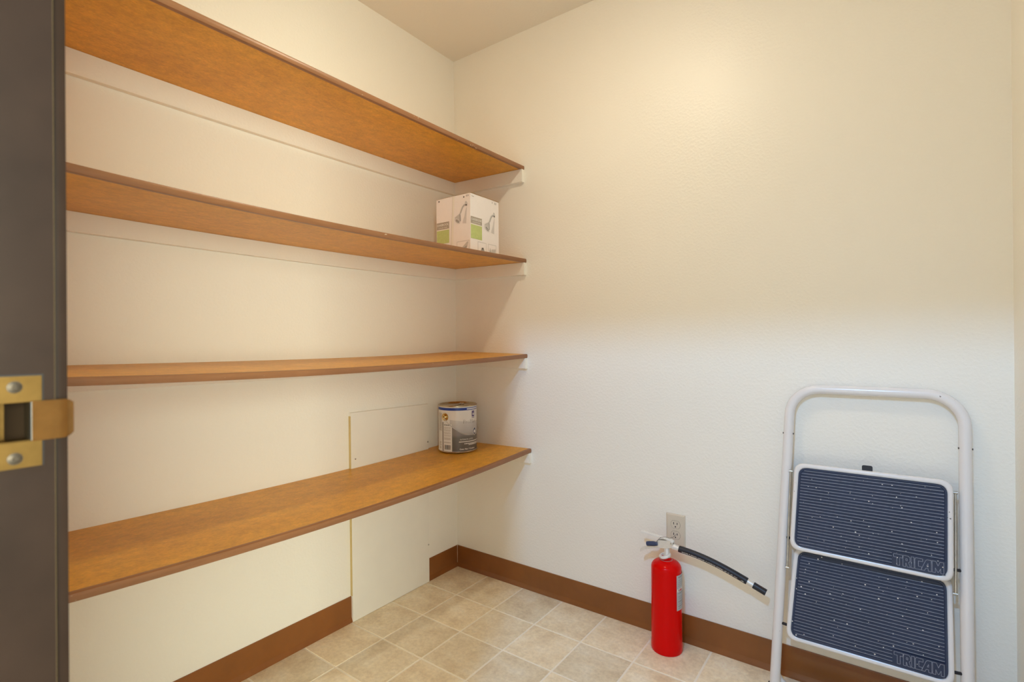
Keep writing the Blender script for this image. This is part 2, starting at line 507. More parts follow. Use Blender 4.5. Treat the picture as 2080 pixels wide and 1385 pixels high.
lip = finish('lip', bm, M['brass_smooth'], strike, True)
bm = bmesh.new()                                                   # latch pocket
x0 = JX-.0185
pk = [(x0, HO['y0']), (x0+.004, HO['y0']), (x0+.002, HO['y0']+.004), (x0+.0015, HO['y0']+.010), (x0, HO['y1'])]
ym = -1.8022
wbox(bm, (x0-.001, HO['y0'], HO['z0']), (x0, ym, HO['z1']))
wbox(bm, (x0, HO['y0'], HO['z0']), (JX, HO['y0']+.0006, HO['z1']))
wbox(bm, (x0, HO['y0'], HO['z0']), (JX, HO['y1'], HO['z0']+.0006)); wbox(bm, (x0, HO['y0'], HO['z1']-.0006), (JX, HO['y1'], HO['z1']))
finish('latch_pocket', bm, M['brass'], strike)
bm = bmesh.new(); wbox(bm, (x0-.001, ym, HO['z0']), (x0-.0002, HO['y1'], HO['z1'])); finish('pocket_shade', bm, plain('pocket_shade_brown', (.020, .011, .005), .7, spec=.08), strike)  # shade at the back of the hole, painted as a dark plate
bm = bmesh.new(); tube(bm, [W((JX+.0012, HO['y1']+.0006, HO['z0']+.0005)), W((JX+.0012, HO['y1']+.0006, HO['z1']-.0005))], .0015, 12); finish('roller_post', bm, plain('dull_nickel', (.22, .20, .17), .4, 1.0), strike, True)
bm = bmesh.new(); wbox(bm, (x0, HO['y1']-.0006, HO['z0']), (JX, HO['y1'], HO['z1'])); finish('pocket_side', bm, plain('shaded_pocket_side', (.03, .02, .01), .7, spec=.1), strike)  # right side of the pocket coloured dark for the shade inside
for zc in (1.0733, 1.0190):
    R = Matrix.Translation(W((JX+P, -1.7995, zc))) @ Matrix.Rotation(math.pi/2, 4, 'Y')
    bm = bmesh.new(); lathe(bm, [(0, .0002), (.0014, .0002), (.0016, .0009), (.0034, .0007), (.0042, .0001), (.0046, .0001), (.0046, -.0005)], 28, R)
    sc = finish('screw', bm, plain('dull_screw', (.085, .065, .045), .5, .7, var=.2, scale=200), strike, True)
# keep names three levels deep only: door_1 > strike_plate > plate, lip, screws

# ------------------------------------------------------------------ shelves
def curve(pts):
    ys = np.array([p[0] for p in pts]); zs = np.array([p[1] for p in pts])
    c = np.polyfit(ys, zs, 3)
    # keep the end against the back wall exact
    d = pts[0][1]-np.polyval(c, pts[0][0])
    return lambda y: float(np.polyval(c, y)) + d*math.exp(-((y-pts[0][0])/.25)**2)
TH = .0165
SH = [
 dict(xf=.4205, f=[(0, 1.8927), (-.52, 1.8886), (-.945, 1.8866), (-1.237, 1.8876), (-1.40, 1.8853), (-1.766, 1.886)],
      b=[(0, 1.9054), (-.87, 1.8955), (-1.03, 1.8951), (-1.49, 1.8931), (-1.766, 1.894)], cl=(1.8286, 1.8134, 1.8105), ce=1.8176,
      label='topmost brown wall shelf, nearest the ceiling, empty'),
 dict(xf=.4285, f=[(0, 1.4755), (-.561, 1.4621), (-.954, 1.4578), (-1.244, 1.4571), (-1.4185, 1.4571), (-1.591, 1.4652), (-1.766, 1.473)],
      b=[(0, 1.4817), (-.64, 1.4727), (-1.03, 1.467), (-1.31, 1.4695), (-1.49, 1.471), (-1.766, 1.474)], cl=(1.412, 1.3996, 1.4005), ce=1.402,
      label='brown wall shelf holding the white carton, second from the top'),
 dict(xf=.43, f=[(0, 1.0497), (-.64, 1.0326), (-.959, 1.0327), (-1.248, 1.0328), (-1.45, 1.0373), (-1.594, 1.0427), (-1.766, 1.049)],
      b=[(0, 1.06), (-1.03, 1.0482), (-1.3, 1.0509), (-1.496, 1.0528), (-1.766, 1.056)], cl=(.990, .979, .985), ce=.9848,
      label='empty brown wall shelf seen nearly edge-on, third from the top'),
 dict(xf=.447, f=[(0, .629), (-.565, .6063), (-.79, .604), (-1.0556, .6035), (-1.26, .6097), (-1.467, .6173), (-1.594, .6271), (-1.766, .636)],
      b=[(0, .620), (-.19, .6157), (-.61, .6069), (-1.036, .6096), (-1.49, .6214), (-1.766, .628)], cl=(.567, .550, .556), ce=.5664,
      label='lowest brown wall shelf, sagging, with the paint can on it'),
]
YE = YF+.0005
def shelf(k, d):
    root = empty('wall_shelf', (0, 0, d['f'][0][1]))
    z00 = d['f'][0][1]
    tag(root, d['label'], 'shelf', 'brown shelves along the left wall')
    ff, fb = curve(d['f']), curve(d['b'])
    ys = sorted(set([-.0005, YE, -.2045, -.2055, -.6265, -.6275]+list(np.linspace(-.0005, YE, 30))), reverse=True)
    xe = d['xf']-.014
    def zt(x, y): t = x/d['xf']; return fb(y)*(1-t)+ff(y)*t - z00
    bm = bmesh.new(); L = []
    for y in ys:
        xb = .0135 if (k == 3 and -.6275 < y < -.2045) else .0006
        L.append([bm.verts.new((x, y, z)) for x, z in ((xb, zt(xb, y)), (xe, zt(xe, y)), (xe, zt(xe, y)-TH), (xb, zt(xb, y)-TH))])
    for A, B in zip(L[:-1], L[1:]):
        for i in range(4): bm.faces.new((A[i], A[(i+1) % 4], B[(i+1) % 4], B[i]))
    bm.faces.new(L[0]); bm.faces.new(L[-1][::-1])
    finish('board', bm, M['board'], root)
    # nosing strip
    bm = bmesh.new(); L = []
    xf = d['xf']
    for y in ys:
        z = zt(xf-.006, y)
        pr = [(xe, z+.0002), (xf-.0045, z+.0002), (xf-.0014, z-.0012), (xf-.0004, z-.0040), (xf, z-.0085), (xf-.0004, z-.0145), (xf-.0018, z-TH-.0009), (xf-.004, z-TH-.0014), (xe, z-TH-.0010)]
        L.append([bm.verts.new((x, y, zz)) for x, zz in pr])
    n = 9
    for A, B in zip(L[:-1], L[1:]):
        for i in range(n): bm.faces.new((A[i], A[(i+1) % n], B[(i+1) % n], B[i]))
    bm.faces.new(L[0]); bm.faces.new(L[-1][::-1])
    finish('edge_strip', bm, M['edge'], root, True)
    # cleat on the left wall
    c0, c1, c2 = d['cl']
    cf = curve([(0, c0), (-.4, (c0+c1)/2-.002), (-1.04, c1), (-1.5, c2), (-1.766, c2+.002)])
    bm = bmesh.new(); L = []
    for y in ys:
        y2 = min(y, -.0195)
        off = .0135 if (k == 3 and -.6275 < y < -.2045) else .0006
        L.append([bm.verts.new((x, y2, z)) for x, z in ((off, zt(0.01, y2)-TH-.0006), (.019, zt(.019, y2)-TH-.0006), (.019, cf(y2)-z00+.0015), (.0175, cf(y2)-z00), (off, cf(y2)-z00))])
    for A, B in zip(L[:-1], L[1:]):
        for i in range(5): bm.faces.new((A[i], A[(i+1) % 5], B[(i+1) % 5], B[i]))
    bm.faces.new(L[0]); bm.faces.new(L[-1][::-1])
    bmesh.ops.remove_doubles(bm, verts=bm.verts[:], dist=1e-6)
    finish('cleat', bm, M['wall'], root)
    # cleat on the back wall
    xc = d['xf']-.0005
    bm = bmesh.new()
    za = lambda x: zt(x, -.01)-TH-.0006-.0008*(x > .3)
    pr = [(.0005, c0), (xc, d['ce'])]
    A = [bm.verts.new((x, y, z)) for (x, zb) in pr for y, z in ((-.0006, za(x)), (-.019, za(x)), (-.019, zb-z00+.0015), (-.0175, zb-z00), (-.0006, zb-z00))]
    A, B = A[:5], A[5:]
    for i in range(5): bm.faces.new((A[i], A[(i+1) % 5], B[(i+1) % 5], B[i]))
    bm.faces.new(A); bm.faces.new(B[::-1])
    finish('cleat', bm, M['wall'], root)
    return lambda x, y: zt(x, y)+z00
tops = [shelf(k, d) for k, d in enumerate(SH)]

# ------------------------------------------------------------------ access panel on the left wall
def access_panel():
    root = empty('access_panel', (0, -.417, 0))
    tag(root, 'tall white access panel screwed to the left wall, running behind the lowest shelf', 'panel')
    y0, y1 = -.2095, .2110          # relative
    bm = bmesh.new()
    poly = [(y0, .0012), (y1, .0012), (y1+.001, .8205), (y0-.004, .8285)]
    A = [bm.verts.new((.0006, y, z)) for y, z in poly]; B = [bm.verts.new((.012, y, z)) for y, z in poly]
    bm.faces.new(A[::-1]); bm.faces.new(B)
    for i in range(4): bm.faces.new((A[i], A[(i+1) % 4], B[(i+1) % 4], B[i]))
    bo = finish('board', bm, M['panel'], root)
    # raw left edge of the board
    bm = bmesh.new()
    v = [bm.verts.new((x, yy, z)) for yy0, z in ((y0, .104), (y0-.0039, .815)) for x, yy in ((.0008, yy0-.0022), (.0112, yy0-.0022), (.0112, yy0-.0001), (.0008, yy0-.0001))]
    for f in ((0, 1, 5, 4), (1, 2, 6, 5), (2, 3, 7, 6), (3, 0, 4, 7), (3, 2, 1, 0), (4, 5, 6, 7)): bm.faces.new([v[i] for i in f])
    eo = finish('raw_edge', bm, M['cut_edge'], root)
    eo['label'] = 'unpainted cut edge of the panel'
    for y, z in ((-.1926, .6432), (.2070, .6464), (.2075, .172)):
        R = Matrix.Translation((.0118, y, z)) @ Matrix.Rotation(math.pi/2, 4, 'Y')
        bm = bmesh.new(); lathe(bm, [(0, .0012), (.0012, .0012), (.0016, .0018), (.0034, .0014), (.0038, 0)], 16, R)
        finish('screw', bm, M['steel'], root, True)
access_panel()

# ------------------------------------------------------------------ paint can
def paint_can():
    cx, cy = .147, -.153
    base = max(tops[3](cx+a, cy+b) for a in (-.086, .086) for b in (-.086, 0, .086)) - .0008
    root = empty('paint_can', (cx, cy, base))
    tag(root, 'grey and white paint can with blue band, standing on the lowest shelf', 'paint can')
    R, H, ZS = .0862, .2050, 1.054
    th0 = math.atan2(-1.8917-cy, 1.7194-cx)
    bm = bmesh.new()
    lathe(bm, [(0, .002), (R-.004, .002), (R-.003, 0), (R+.0008, 0), (R+.0012, .0022), (R, .0045), (R, H-.008), (R+.0006, H-.0065), (R-.001, H-.004), (R+.0008, H-.0015), (R-.001, H), (R-.0035, H), (R-.0045, H-.004), (R-.006, H-.006), (0, H-.006)], 72)
    finish('body', bm, M['paper'], root, True)
    bm = bmesh.new()
    r = R-.006
    lathe(bm, [(r+.0045, H-.0045), (r+.0035, H+.0002), (r+.001, H+.0004), (r-.001, H-.0035), (r-.006, H-.0055), (r-.0075, H-.0035), (r-.0095, H-.0035), (r-.011, H-.0055), (r-.016, H-.0045), (0, H-.0045)], 72)
    finish('lid', bm, M['tin'], root, True)
    bm = bmesh.new()
    lathe(bm, [(R-.0005, H-.006), (R+.0014, H-.0045), (R+.0014, H-.001), (R, H+.0004), (R-.0013, H+.0002)], 72)
    finish('rim', bm, M['tin'], root, True)
    bm = bmesh.new(); lathe(bm, [(R+.0002, .0002), (R+.0016, .0008), (R+.0016, .0028), (R+.0002, .004)], 72)
    finish('bottom_rim', bm, M['tin'], root, True)
    def wrap(a, z, e): t = th0+math.radians(a); return ((R+e)*math.cos(t), (R+e)*math.sin(t), z*ZS)
    def patch(name, a0, a1, z0, z1, mat, e=.0004, n=None, top=None, bot=None):
        n = n or max(2, int(abs(a1-a0)/4)); V = []; F = []
        for i in range(n+1):
            a = a0+(a1-a0)*i/n
            zt_ = top(a) if top else z1; zb_ = bot(a) if bot else z0
            for j in range(4): V.append(wrap(a, zb_+(zt_-zb_)*j/3, e))
        for i in range(n):
            for j in range(3): q = i*4+j; F.append((q, q+4, q+5, q+1))
        return mesh_from(name, V, F, mat, root, True)
    def write(name, s, size, a, z, mat, e=.0011, bold=0, align='LEFT', sx=1.0, vertical=False):
        vs_, fs = text_geo(s, size, bold, align, sx)
        if vertical: vs_ = [(-y, x) for x, y in vs_]
        V = [wrap(a+math.degrees(x/R), z+y, e) for x, y in vs_]
        return mesh_from(name, V, fs, mat, root)
    swb = lambda a: .150-.030*(a+32)/62 if a < 30 else .120
    patch('blue_band', -88, 28, .1745, .1855, M['blue'])
    patch('blue_stripe', 28, 90, .1825, .1855, M['blue']); patch('blue_stripe', 28, 90, .1745, .1775, M['blue'])
    low = lambda a: max(.070, .128-.058*math.sin(math.radians(min(90, max(0, (a+32)*1.35)))))
    patch('grey_print', -17, 95, .0045, .13, M['grad'], .0004, 30, top=low)
    sw_top = lambda a: .137-.012*min(1, max(0, (a+25)/60))
    patch('silver_print', -24, 95, .07, .13, M['swoosh'], .0003, 30, top=sw_top, bot=lambda a: low(a)-.001)
    patch('sheen_line', -24, 40, .07, .13, M['paper2'], .0009, 30, top=lambda a: low(a)+.0012, bot=lambda a: low(a)-.0004)
    patch('side_panel', -47, -17.2, .0045, .118, M['paper'], .0007)
    patch('label_seam', -50.5, -47.2, .0045, .125, M['darkprint'], .0006)
    write('lettering', 'INTERIOR', .0065, -44, .1135, M['darkprint'], .001, .0002)['label'] = 'dark heading on the side panel'
    # rows of tiny unreadable print on the side panel
    rows = []
    rnd = random.Random(3)
    V = []; F = []
    def dash(a0, a1, z0, z1, e):
        q = len(V)
        for a, z in ((a0, z0), (a1, z0), (a1, z1), (a0, z1)): V.append(wrap(a, z, e))
        F.append((q, q+1, q+2, q+3))
    for z in [.103, .0985, .093, .0885, .082, .078, .072, .0675, .060, .0565, .053, .042, .039]:
        a = -44
        while a < -21:
            l = rnd.uniform(1.2, 3.4); dash(a, min(a+l, -20.5), z, z+.0013, .0011); a += l+.8
    mesh_from('small_print', V, F, M['brownprint'], root)['kind'] = 'stuff'
    V = []; F = []; a = -42.5
    while a < -22:
        l = rnd.choice((.35, .6, 1.1, 1.6)); dash(a, a+l, .012, .031, .0011); a += l+rnd.choice((.5, .8, 1.2))
    mesh_from('barcode', V, F, M['darkprint'], root)
    V = []; F = []
    for i, a in enumerate((-56, -60, -64.5, -69)):      # sideways print on the white side
        z = .088
        while z < .16:
            l = rnd.uniform(.002, .005); dash(a, a+1.7, z, z+l, .0008); z += l+.0016
    for z in (.014, .020, .028, .034, .039): dash(-66, -56-rnd.uniform(0, 4), z, z+.0018, .0008)
    mesh_from('small_print', V, F, M['brownprint'], root)['kind'] = 'stuff'
    # front of the label
    patch('emblem', 46, 57, .146, .170, M['violet'], .0009, 3)
    patch('emblem_mark', 49, 54.5, .151, .161, M['whiteprint'], .0013, 2)
    write('lettering', '\u2022', .012, 51.5, .1655, M['whiteprint'], .0013, 0, 'CENTER')
    for z in (.1425, .140): patch('emblem_line', 46, 57.5, z, z+.0012, M['violet'], .0009, 3)
    write('lettering', 'ProMar', .0245, 15.5, .1265, M['darkprint'], .0011, -.0007, 'LEFT', .92)
    # blue diamond badge
    c, zc = 58, .083
    V = [wrap(c, zc+.0195, .0010), wrap(c+10, zc, .0010), wrap(c, zc-.0195, .0010), wrap(c-10, zc, .0010)]
    mesh_from('badge_border', V, [(0, 3, 2, 1)], M['whiteprint'], root)
    V = [wrap(c, zc+.0165, .0012), wrap(c+8.5, zc, .0012), wrap(c, zc-.0165, .0012), wrap(c-8.5, zc, .0012)]
    mesh_from('badge', V, [(0, 3, 2, 1)], plain('badge_blue', (.012, .035, .11), .35), root)
    V = [wrap(c+5.5*math.cos(t), zc-.001+.0068*math.sin(t), .0016) for t in [2*math.pi*k/14 for k in range(14)]]
    mesh_from('badge_mark', V, [tuple(range(14))], M['whiteprint'], root)
    write('lettering', 'INTERIOR LATEX', .0088, 6, .0535, M['whiteprint'], .0011, 0, 'LEFT', .98)
    patch('white_rule', 3, 90, .0425, .0458, M['whiteprint'], .0009)
    for i, (a0, z) in enumerate(((19, .0355), (33, .0305))):
        V = []; F = []; a = a0
        while a < 80:
            l = rnd.uniform(2, 5); dash(a, a+l, z-.002, z+.002, .0011); a += l+1
        mesh_from('small_print', V, F, M['whiteprint'], root)['kind'] = 'stuff'
    write('lettering', 'Cont. Net. / Contenu:', .0095, 5, .0135, M['whiteprint'], .0011, .0003, 'LEFT', .92)
    # ears and bail
    def radial(a): t = th0+math.radians(a); return Vector((math.cos(t), math.sin(t), 0))
    EZ = .155
    for a in (-40, 140):
        d = radial(a)
        q = Vector((0, 0, 1)).rotation_difference(d).to_matrix().to_4x4()
        Mx = Matrix.Translation(d*(R-.001)+Vector((0, 0, EZ))) @ q
        bm = bmesh.new(); lathe(bm, [(.0175, .0), (.0172, .0025), (.0150, .0038), (.0125, .0032), (.0105, .0075), (.0085, .0092), (.0050, .0088), (.0042, .0060), (0, .0058)], 32, Mx)
        finish('ear', bm, M['gold'], root, True)
    A, B = radial(-40), radial(140)
    side = radial(50)
    pts = [A*(R+.0045)+Vector((0, 0, EZ)), A*(R+.0098)+Vector((0, 0, EZ-.001))]
    for k in range(1, 24):
        t = math.pi*k/24
        drop = .079*math.sin(t)**.8
        pts.append(A*((R+.0075)*math.cos(t)) + side*((R+.0045)*math.sin(t)) + Vector((0, 0, EZ-.002-drop)))
    pts += [B*(R+.0098)+Vector((0, 0, EZ-.001)), B*(R+.0045)+Vector((0, 0, EZ))]
    bm = bmesh.new(); tube(bm, pts, .0011, 8); finish('bail', bm, M['steel'], root, True)
    return root, H, base, cx, cy, th0
can = paint_can()
def lid_opener():
    root_, H, base, cx, cy, th0 = can
    o = empty('can_opener', (cx, cy, base+H-.0044), th0)
    tag(o, 'small bent metal opener lying on the paint can lid', 'opener')
    # local x points to the camera, y to its right
    bm = bmesh.new()
    tube(bm, [(.052, -.022, .0021), (.036, -.013, .0026), (.018, -.002, .0026), (.002, .006, .0026), (-.010, .012, .0026)], [.0018, .0022, .0022, .0022, .0022], 8)
    finish('shank', bm, M['steel'], o, True)
    bm = bmesh.new()
    tube(bm, [(-.022+.012*math.cos(t), .019+.009*math.sin(t), .0026) for t in [2*math.pi*k/20 for k in range(20)]], .0021, 8, closed=True)
    finish('loop', bm, M['steel'], o, True)
    bm = bmesh.new(); box(bm, (.050, -.0285, .0003), (.058, -.0185, .0022)); finish('tip', bm, M['darkprint'], o, True, .0005)
lid_opener()

# ------------------------------------------------------------------ shower-head carton
def carton():
    x0, x1, y0, y1 = .2055, .3916, -.3398, -.155
    zb = max(tops[1](x, y) for x in (x0, x1) for y in (y0, y1)) + .0002
    Hh = 1.70-zb
    root = empty('carton', (x0, y0, zb))
    tag(root, 'white shower head carton with green labels on the second shelf from the top', 'box')
    w_, d_ = x1-x0, y1-y0
    bm = bmesh.new(); box(bm, (0, 0, 0), (w_, d_, Hh)); finish('box_body', bm, M['card'], root)
    bm = bmesh.new(); box(bm, (.0, .002, Hh), (w_+.0014, d_, Hh+.0018)); fl = finish('top_flap', bm, M['cardedge'], root)
    fl['label'] = 'brown raw edge of the top flap'
    # faces: A = toward -y (u = x), B = toward +x (u = y)
    def FA(u, v, e=.0006): return (u, -e, v)
    def FB(u, v, e=.0006): return (w_+e, u, v)
    def poly(name, pts, F, mat, e=.0006): return mesh_from(name, [F(u, v, e) for u, v in pts], [tuple(range(len(pts)))], mat, root)
    def rect(name, u0, v0, u1, v1, F, mat, e=.0006): return poly(name, [(u0, v0), (u1, v0), (u1, v1), (u0, v1)], F, mat, e)
    def words_(s, size, u, v, F, mat, e=.0012, bold=0, sx=1):
        vs_, fs = text_geo(s, size, bold, 'CENTER', sx)
        return mesh_from('lettering', [F(u+x, v+y, e) for x, y in vs_], fs, mat, root)
    def thick(pts, wd):
        Lp, Rp = [], []
        for i, p in enumerate(pts):
            a = Vector(pts[max(i-1, 0)]); b = Vector(pts[min(i+1, len(pts)-1)]); t = (b-a).normalized()
            nn = Vector((-t.y, t.x))*(wd[i] if hasattr(wd, '__len__') else wd)
            Lp.append((p[0]+nn.x, p[1]+nn.y)); Rp.append((p[0]-nn.x, p[1]-nn.y))
        V = Lp+Rp; n = len(pts)
        return V, [(i, i+1, n+i+1, n+i) for i in range(n-1)]
    def shower(F, u, v, s):
        """printed picture of a shower head: flange top right, head bottom left"""
        def m(name, V, Fc, mat, e): return mesh_from(name, [F(u+a*s, v+b*s, e) for a, b in V], Fc, mat, root)
        def disc(cx, cy, rx, ry, rot=0, n=20):
            return [(cx+rx*math.cos(t)*math.cos(rot)-ry*math.sin(t)*math.sin(rot), cy+rx*math.cos(t)*math.sin(rot)+ry*math.sin(t)*math.cos(rot)) for t in [2*math.pi*k/n for k in range(n)]]
        V, Fc = thick([(.95, .80), (.90, .55), (.86, .30), (.80, .05), (.78, -.08)], [.02, .05, .08, .13, .14]); m('printed_shadow', V, Fc, M['grey3'], .0007)
        V, Fc = thick([(.90, .97), (.78, .95), (.66, .86), (.58, .72), (.50, .56), (.44, .46)], .052); m('printed_arm', V, Fc, M['grey1'], .0010)
        V, Fc = thick([(.90, .955), (.79, .93), (.69, .84), (.61, .70), (.53, .54)], .014); m('printed_arm_shade', V, Fc, M['grey2'], .0012)
        d = disc(.93, 1.0, .085, .155, .25); m('printed_flange', d, [tuple(range(20))], M['grey1'], .0009)
        d = disc(.945, .97, .05, .10, .25); m('printed_flange_shade', d, [tuple(range(20))], M['grey3'], .0011)
        d = disc(.93, .935, .055, .045, .25); m('printed_flange_shade', d, [tuple(range(20))], M['darkprint'], .0014)
        m('printed_head', [(.40, .50), (.50, .44), (.52, .10), (.40, -.02), (.08, .15), (.06, .34)], [(0, 1, 2, 3, 4, 5)], M['grey1'], .0010)
        d = disc(.26, .12, .245, .115, -.62); m('printed_face', d, [tuple(range(20))], M['grey3'], .0012)
        m('printed_head_shade', [(.41, .49), (.49, .43), (.51, .10), (.43, .02), (.44, .30)], [(0, 1, 2, 3, 4)], M['grey2'], .0011)
        rr = random.Random(5)
        Vn = []; Fn = []
        for k in range(9):
            a = 2*math.pi*k/8; q = .11 if k < 8 else 0
            cx = .27+q*math.cos(a)*math.cos(-.62)-q*.45*math.sin(a)*math.sin(-.62); cy = .11+q*math.cos(a)*math.sin(-.62)+q*.45*math.sin(a)*math.cos(-.62)
            b0 = len(Vn); Vn += disc(cx, cy, .030, .022, 0, 8); Fn.append(tuple(range(b0, b0+8)))
        m('printed_nozzles', Vn, Fn, M['darkprint'], .0014)
    def label(F, u0, u1, v0, v1, vg):
        rect('green_label', u0, v0, u1, vg, F, M['green']); rect('taupe_label', u0, vg+.004, u1, v1, F, M['taupe'])
        rect('label_rule', u0, vg, u1, vg+.004, F, M['cardfold'])
        h = v1-vg; um = (u0+u1)/2
        words_('OAKBROOK', .0125, um, v1-.011, F, M['whiteprint'], .0012, .0002, (u1-u0)/.075*.98)
        words_('COLLECTION', .0085, um, vg+.010, F, M['cardfold'], .0012, 0, (u1-u0)/.075*1.0)
    # left face (toward the camera's left)
    label(FA, .002, .072, Hh-.186, Hh-.098, Hh-.131)
    bm = bmesh.new()
    V = [FA(.0935, Hh, .0012), FA(.1035, Hh, .0012), FA(.0925, 0, .0012), FA(.0815, 0, .0012)]
    mesh_from('tape_flap', V, [(0, 3, 2, 1)], M['cardfold'], root)
    V = [FA(.0925, Hh, .0010), FA(.0937, Hh, .0010), FA(.0817, 0, .0010), FA(.080, 0, .0010)]
    mesh_from('seam', V, [(0, 3, 2, 1)], M['taupe'], root)
    shower(FA, .0995, Hh-.112, .071)
    rect('printed_frame', .113, .0, .181, .037, FA, M['grey3'], .0006); rect('printed_frame', .116, .0, .178, .034, FA, M['card'], .0008)
    poly('printed_spray', [(.133, .004), (.170, .010), (.176, .030), (.170, .032)], FA, M['grey1'], .0010)
    poly('printed_spray', [(.133, .002), (.166, .0), (.168, .016)], FA, M['grey2'], .0011)
    poly('printed_spout', [(.124, .004), (.130, .004), (.130, .012), (.125, .012)], FA, M['darkprint'], .0012)
    for u, v in ((.013, Hh-.009), (.150, Hh-.012)): rect('printed_mark', u, v-.003, u+.006, v+.003, FA, M['darkprint'], .0008)
    rect('printed_mark', .165, Hh-.012, .178, Hh-.006, FA, M['grey2'], .0008); rect('printed_mark', .168, Hh-.0105, .176, Hh-.0075, FA, M['card'], .001)
    # right face
    label(FB, .002, .072, Hh-.180, Hh-.092, Hh-.124)
    shower(FB, .085, Hh-.134, .073)
    for u0, u1 in ((.044, .100), (.111, .166)):
        rect('printed_frame', u0, .0, u1, .037, FB, M['grey3'], .0006); rect('printed_frame', u0+.003, .0, u1-.003, .034, FB, M['card'], .0008)
    poly('printed_spray', [(.128, .002), (.160, .0), (.162, .020), (.134, .016)], FB, M['grey1'], .0010)
    poly('printed_spray', [(.119, .0), (.124, .022), (.129, .0)], FB, M['grey2'], .0010)
    poly('printed_spout', [(.063, .0), (.068, .014), (.080, .016), (.088, .0)], FB, M['grey2'], .0010)
    poly('printed_spout', [(.071, .008), (.079, .008), (.079, .014), (.071, .014)], FB, M['darkprint'], .0012)
    rect('printed_mark', .139, Hh-.014, .142, Hh-.008, FB, M['grey2'], .0008); rect('printed_mark', .155, Hh-.015, .167, Hh-.008, FB, M['grey2'], .0008); rect('printed_mark', .158, Hh-.0135, .164, Hh-.0095, FB, M['card'], .001)
    rect('printed_mark', .008, Hh-.012, .022, Hh-.010, FB, M['taupe'], .0008)
carton()

# ------------------------------------------------------------------ wall outlet
def outlet():
    root = empty('wall_outlet', (1.0902, 0, .4045))
    tag(root, 'ivory duplex outlet low on the back wall, behind the fire extinguisher', 'outlet')
    w_, h_ = .0352, .0578
    bm = bmesh.new()
    A = [bm.verts.new((x, -.0004, z)) for x, z in ((-w_, -h_), (w_, -h_), (w_, h_), (-w_, h_))]
    e = .0045
    B = [bm.verts.new((x, -.0028, z)) for x, z in ((-w_, -h_), (w_, -h_), (w_, h_), (-w_, h_))]
    C_ = [bm.verts.new((x, -.0062, z)) for x, z in ((-w_+e, -h_+e), (w_-e, -h_+e), (w_-e, h_-e), (-w_+e, h_-e))]
    for P_, Q in ((A, B), (B, C_)):
        for i in range(4): bm.faces.new((P_[i], P_[(i+1) % 4], Q[(i+1) % 4], Q[i]))
    bm.faces.new(C_); bm.faces.new(A[::-1])
    finish('cover_plate', bm, M['ivory'], root)
    Rx = Matrix.Rotation(math.pi/2, 4, 'X')
    def face_poly(r, cut):
        pts = []
        for k in range(40):
            a = 2*math.pi*k/40; pts.append((r*math.cos(a), max(-cut, min(cut, r*math.sin(a)))))
        return pts
    for zc in (.0195, -.0195):
        bm = bmesh.new(); prism(bm, face_poly(.0178, .0146), .0058, .0063, Matrix.Translation((0, 0, zc)) @ Rx)
        finish('socket_gap', bm, plain('gap', (.20, .16, .11), .7), root)
        bm = bmesh.new(); prism(bm, face_poly(.0170, .0138), .0058, .0071, Matrix.Translation((0, 0, zc)) @ Rx)
        rc = finish('receptacle', bm, M['ivory'], root)
        for x, hh in ((-.0064, .0042), (.0064, .0036)):
            bm = bmesh.new(); box(bm, (x-.0012, -.0074, zc+.0042-hh), (x+.0012, -.0060, zc+.0042+hh)); finish('slot', bm, M['dark'], rc)
        bm = bmesh.new(); lathe(bm, [(0, .0074), (.0024, .0074), (.0024, .0060)], 14, Matrix.Translation((0, 0, zc-.0078)) @ Rx); finish('ground_hole', bm, M['dark'], rc)
    bm = bmesh.new(); lathe(bm, [(0, .0074), (.0024, .0072), (.0030, .0062)], 16, Rx); finish('screw', bm, M['ivory'], root, True)
outlet()

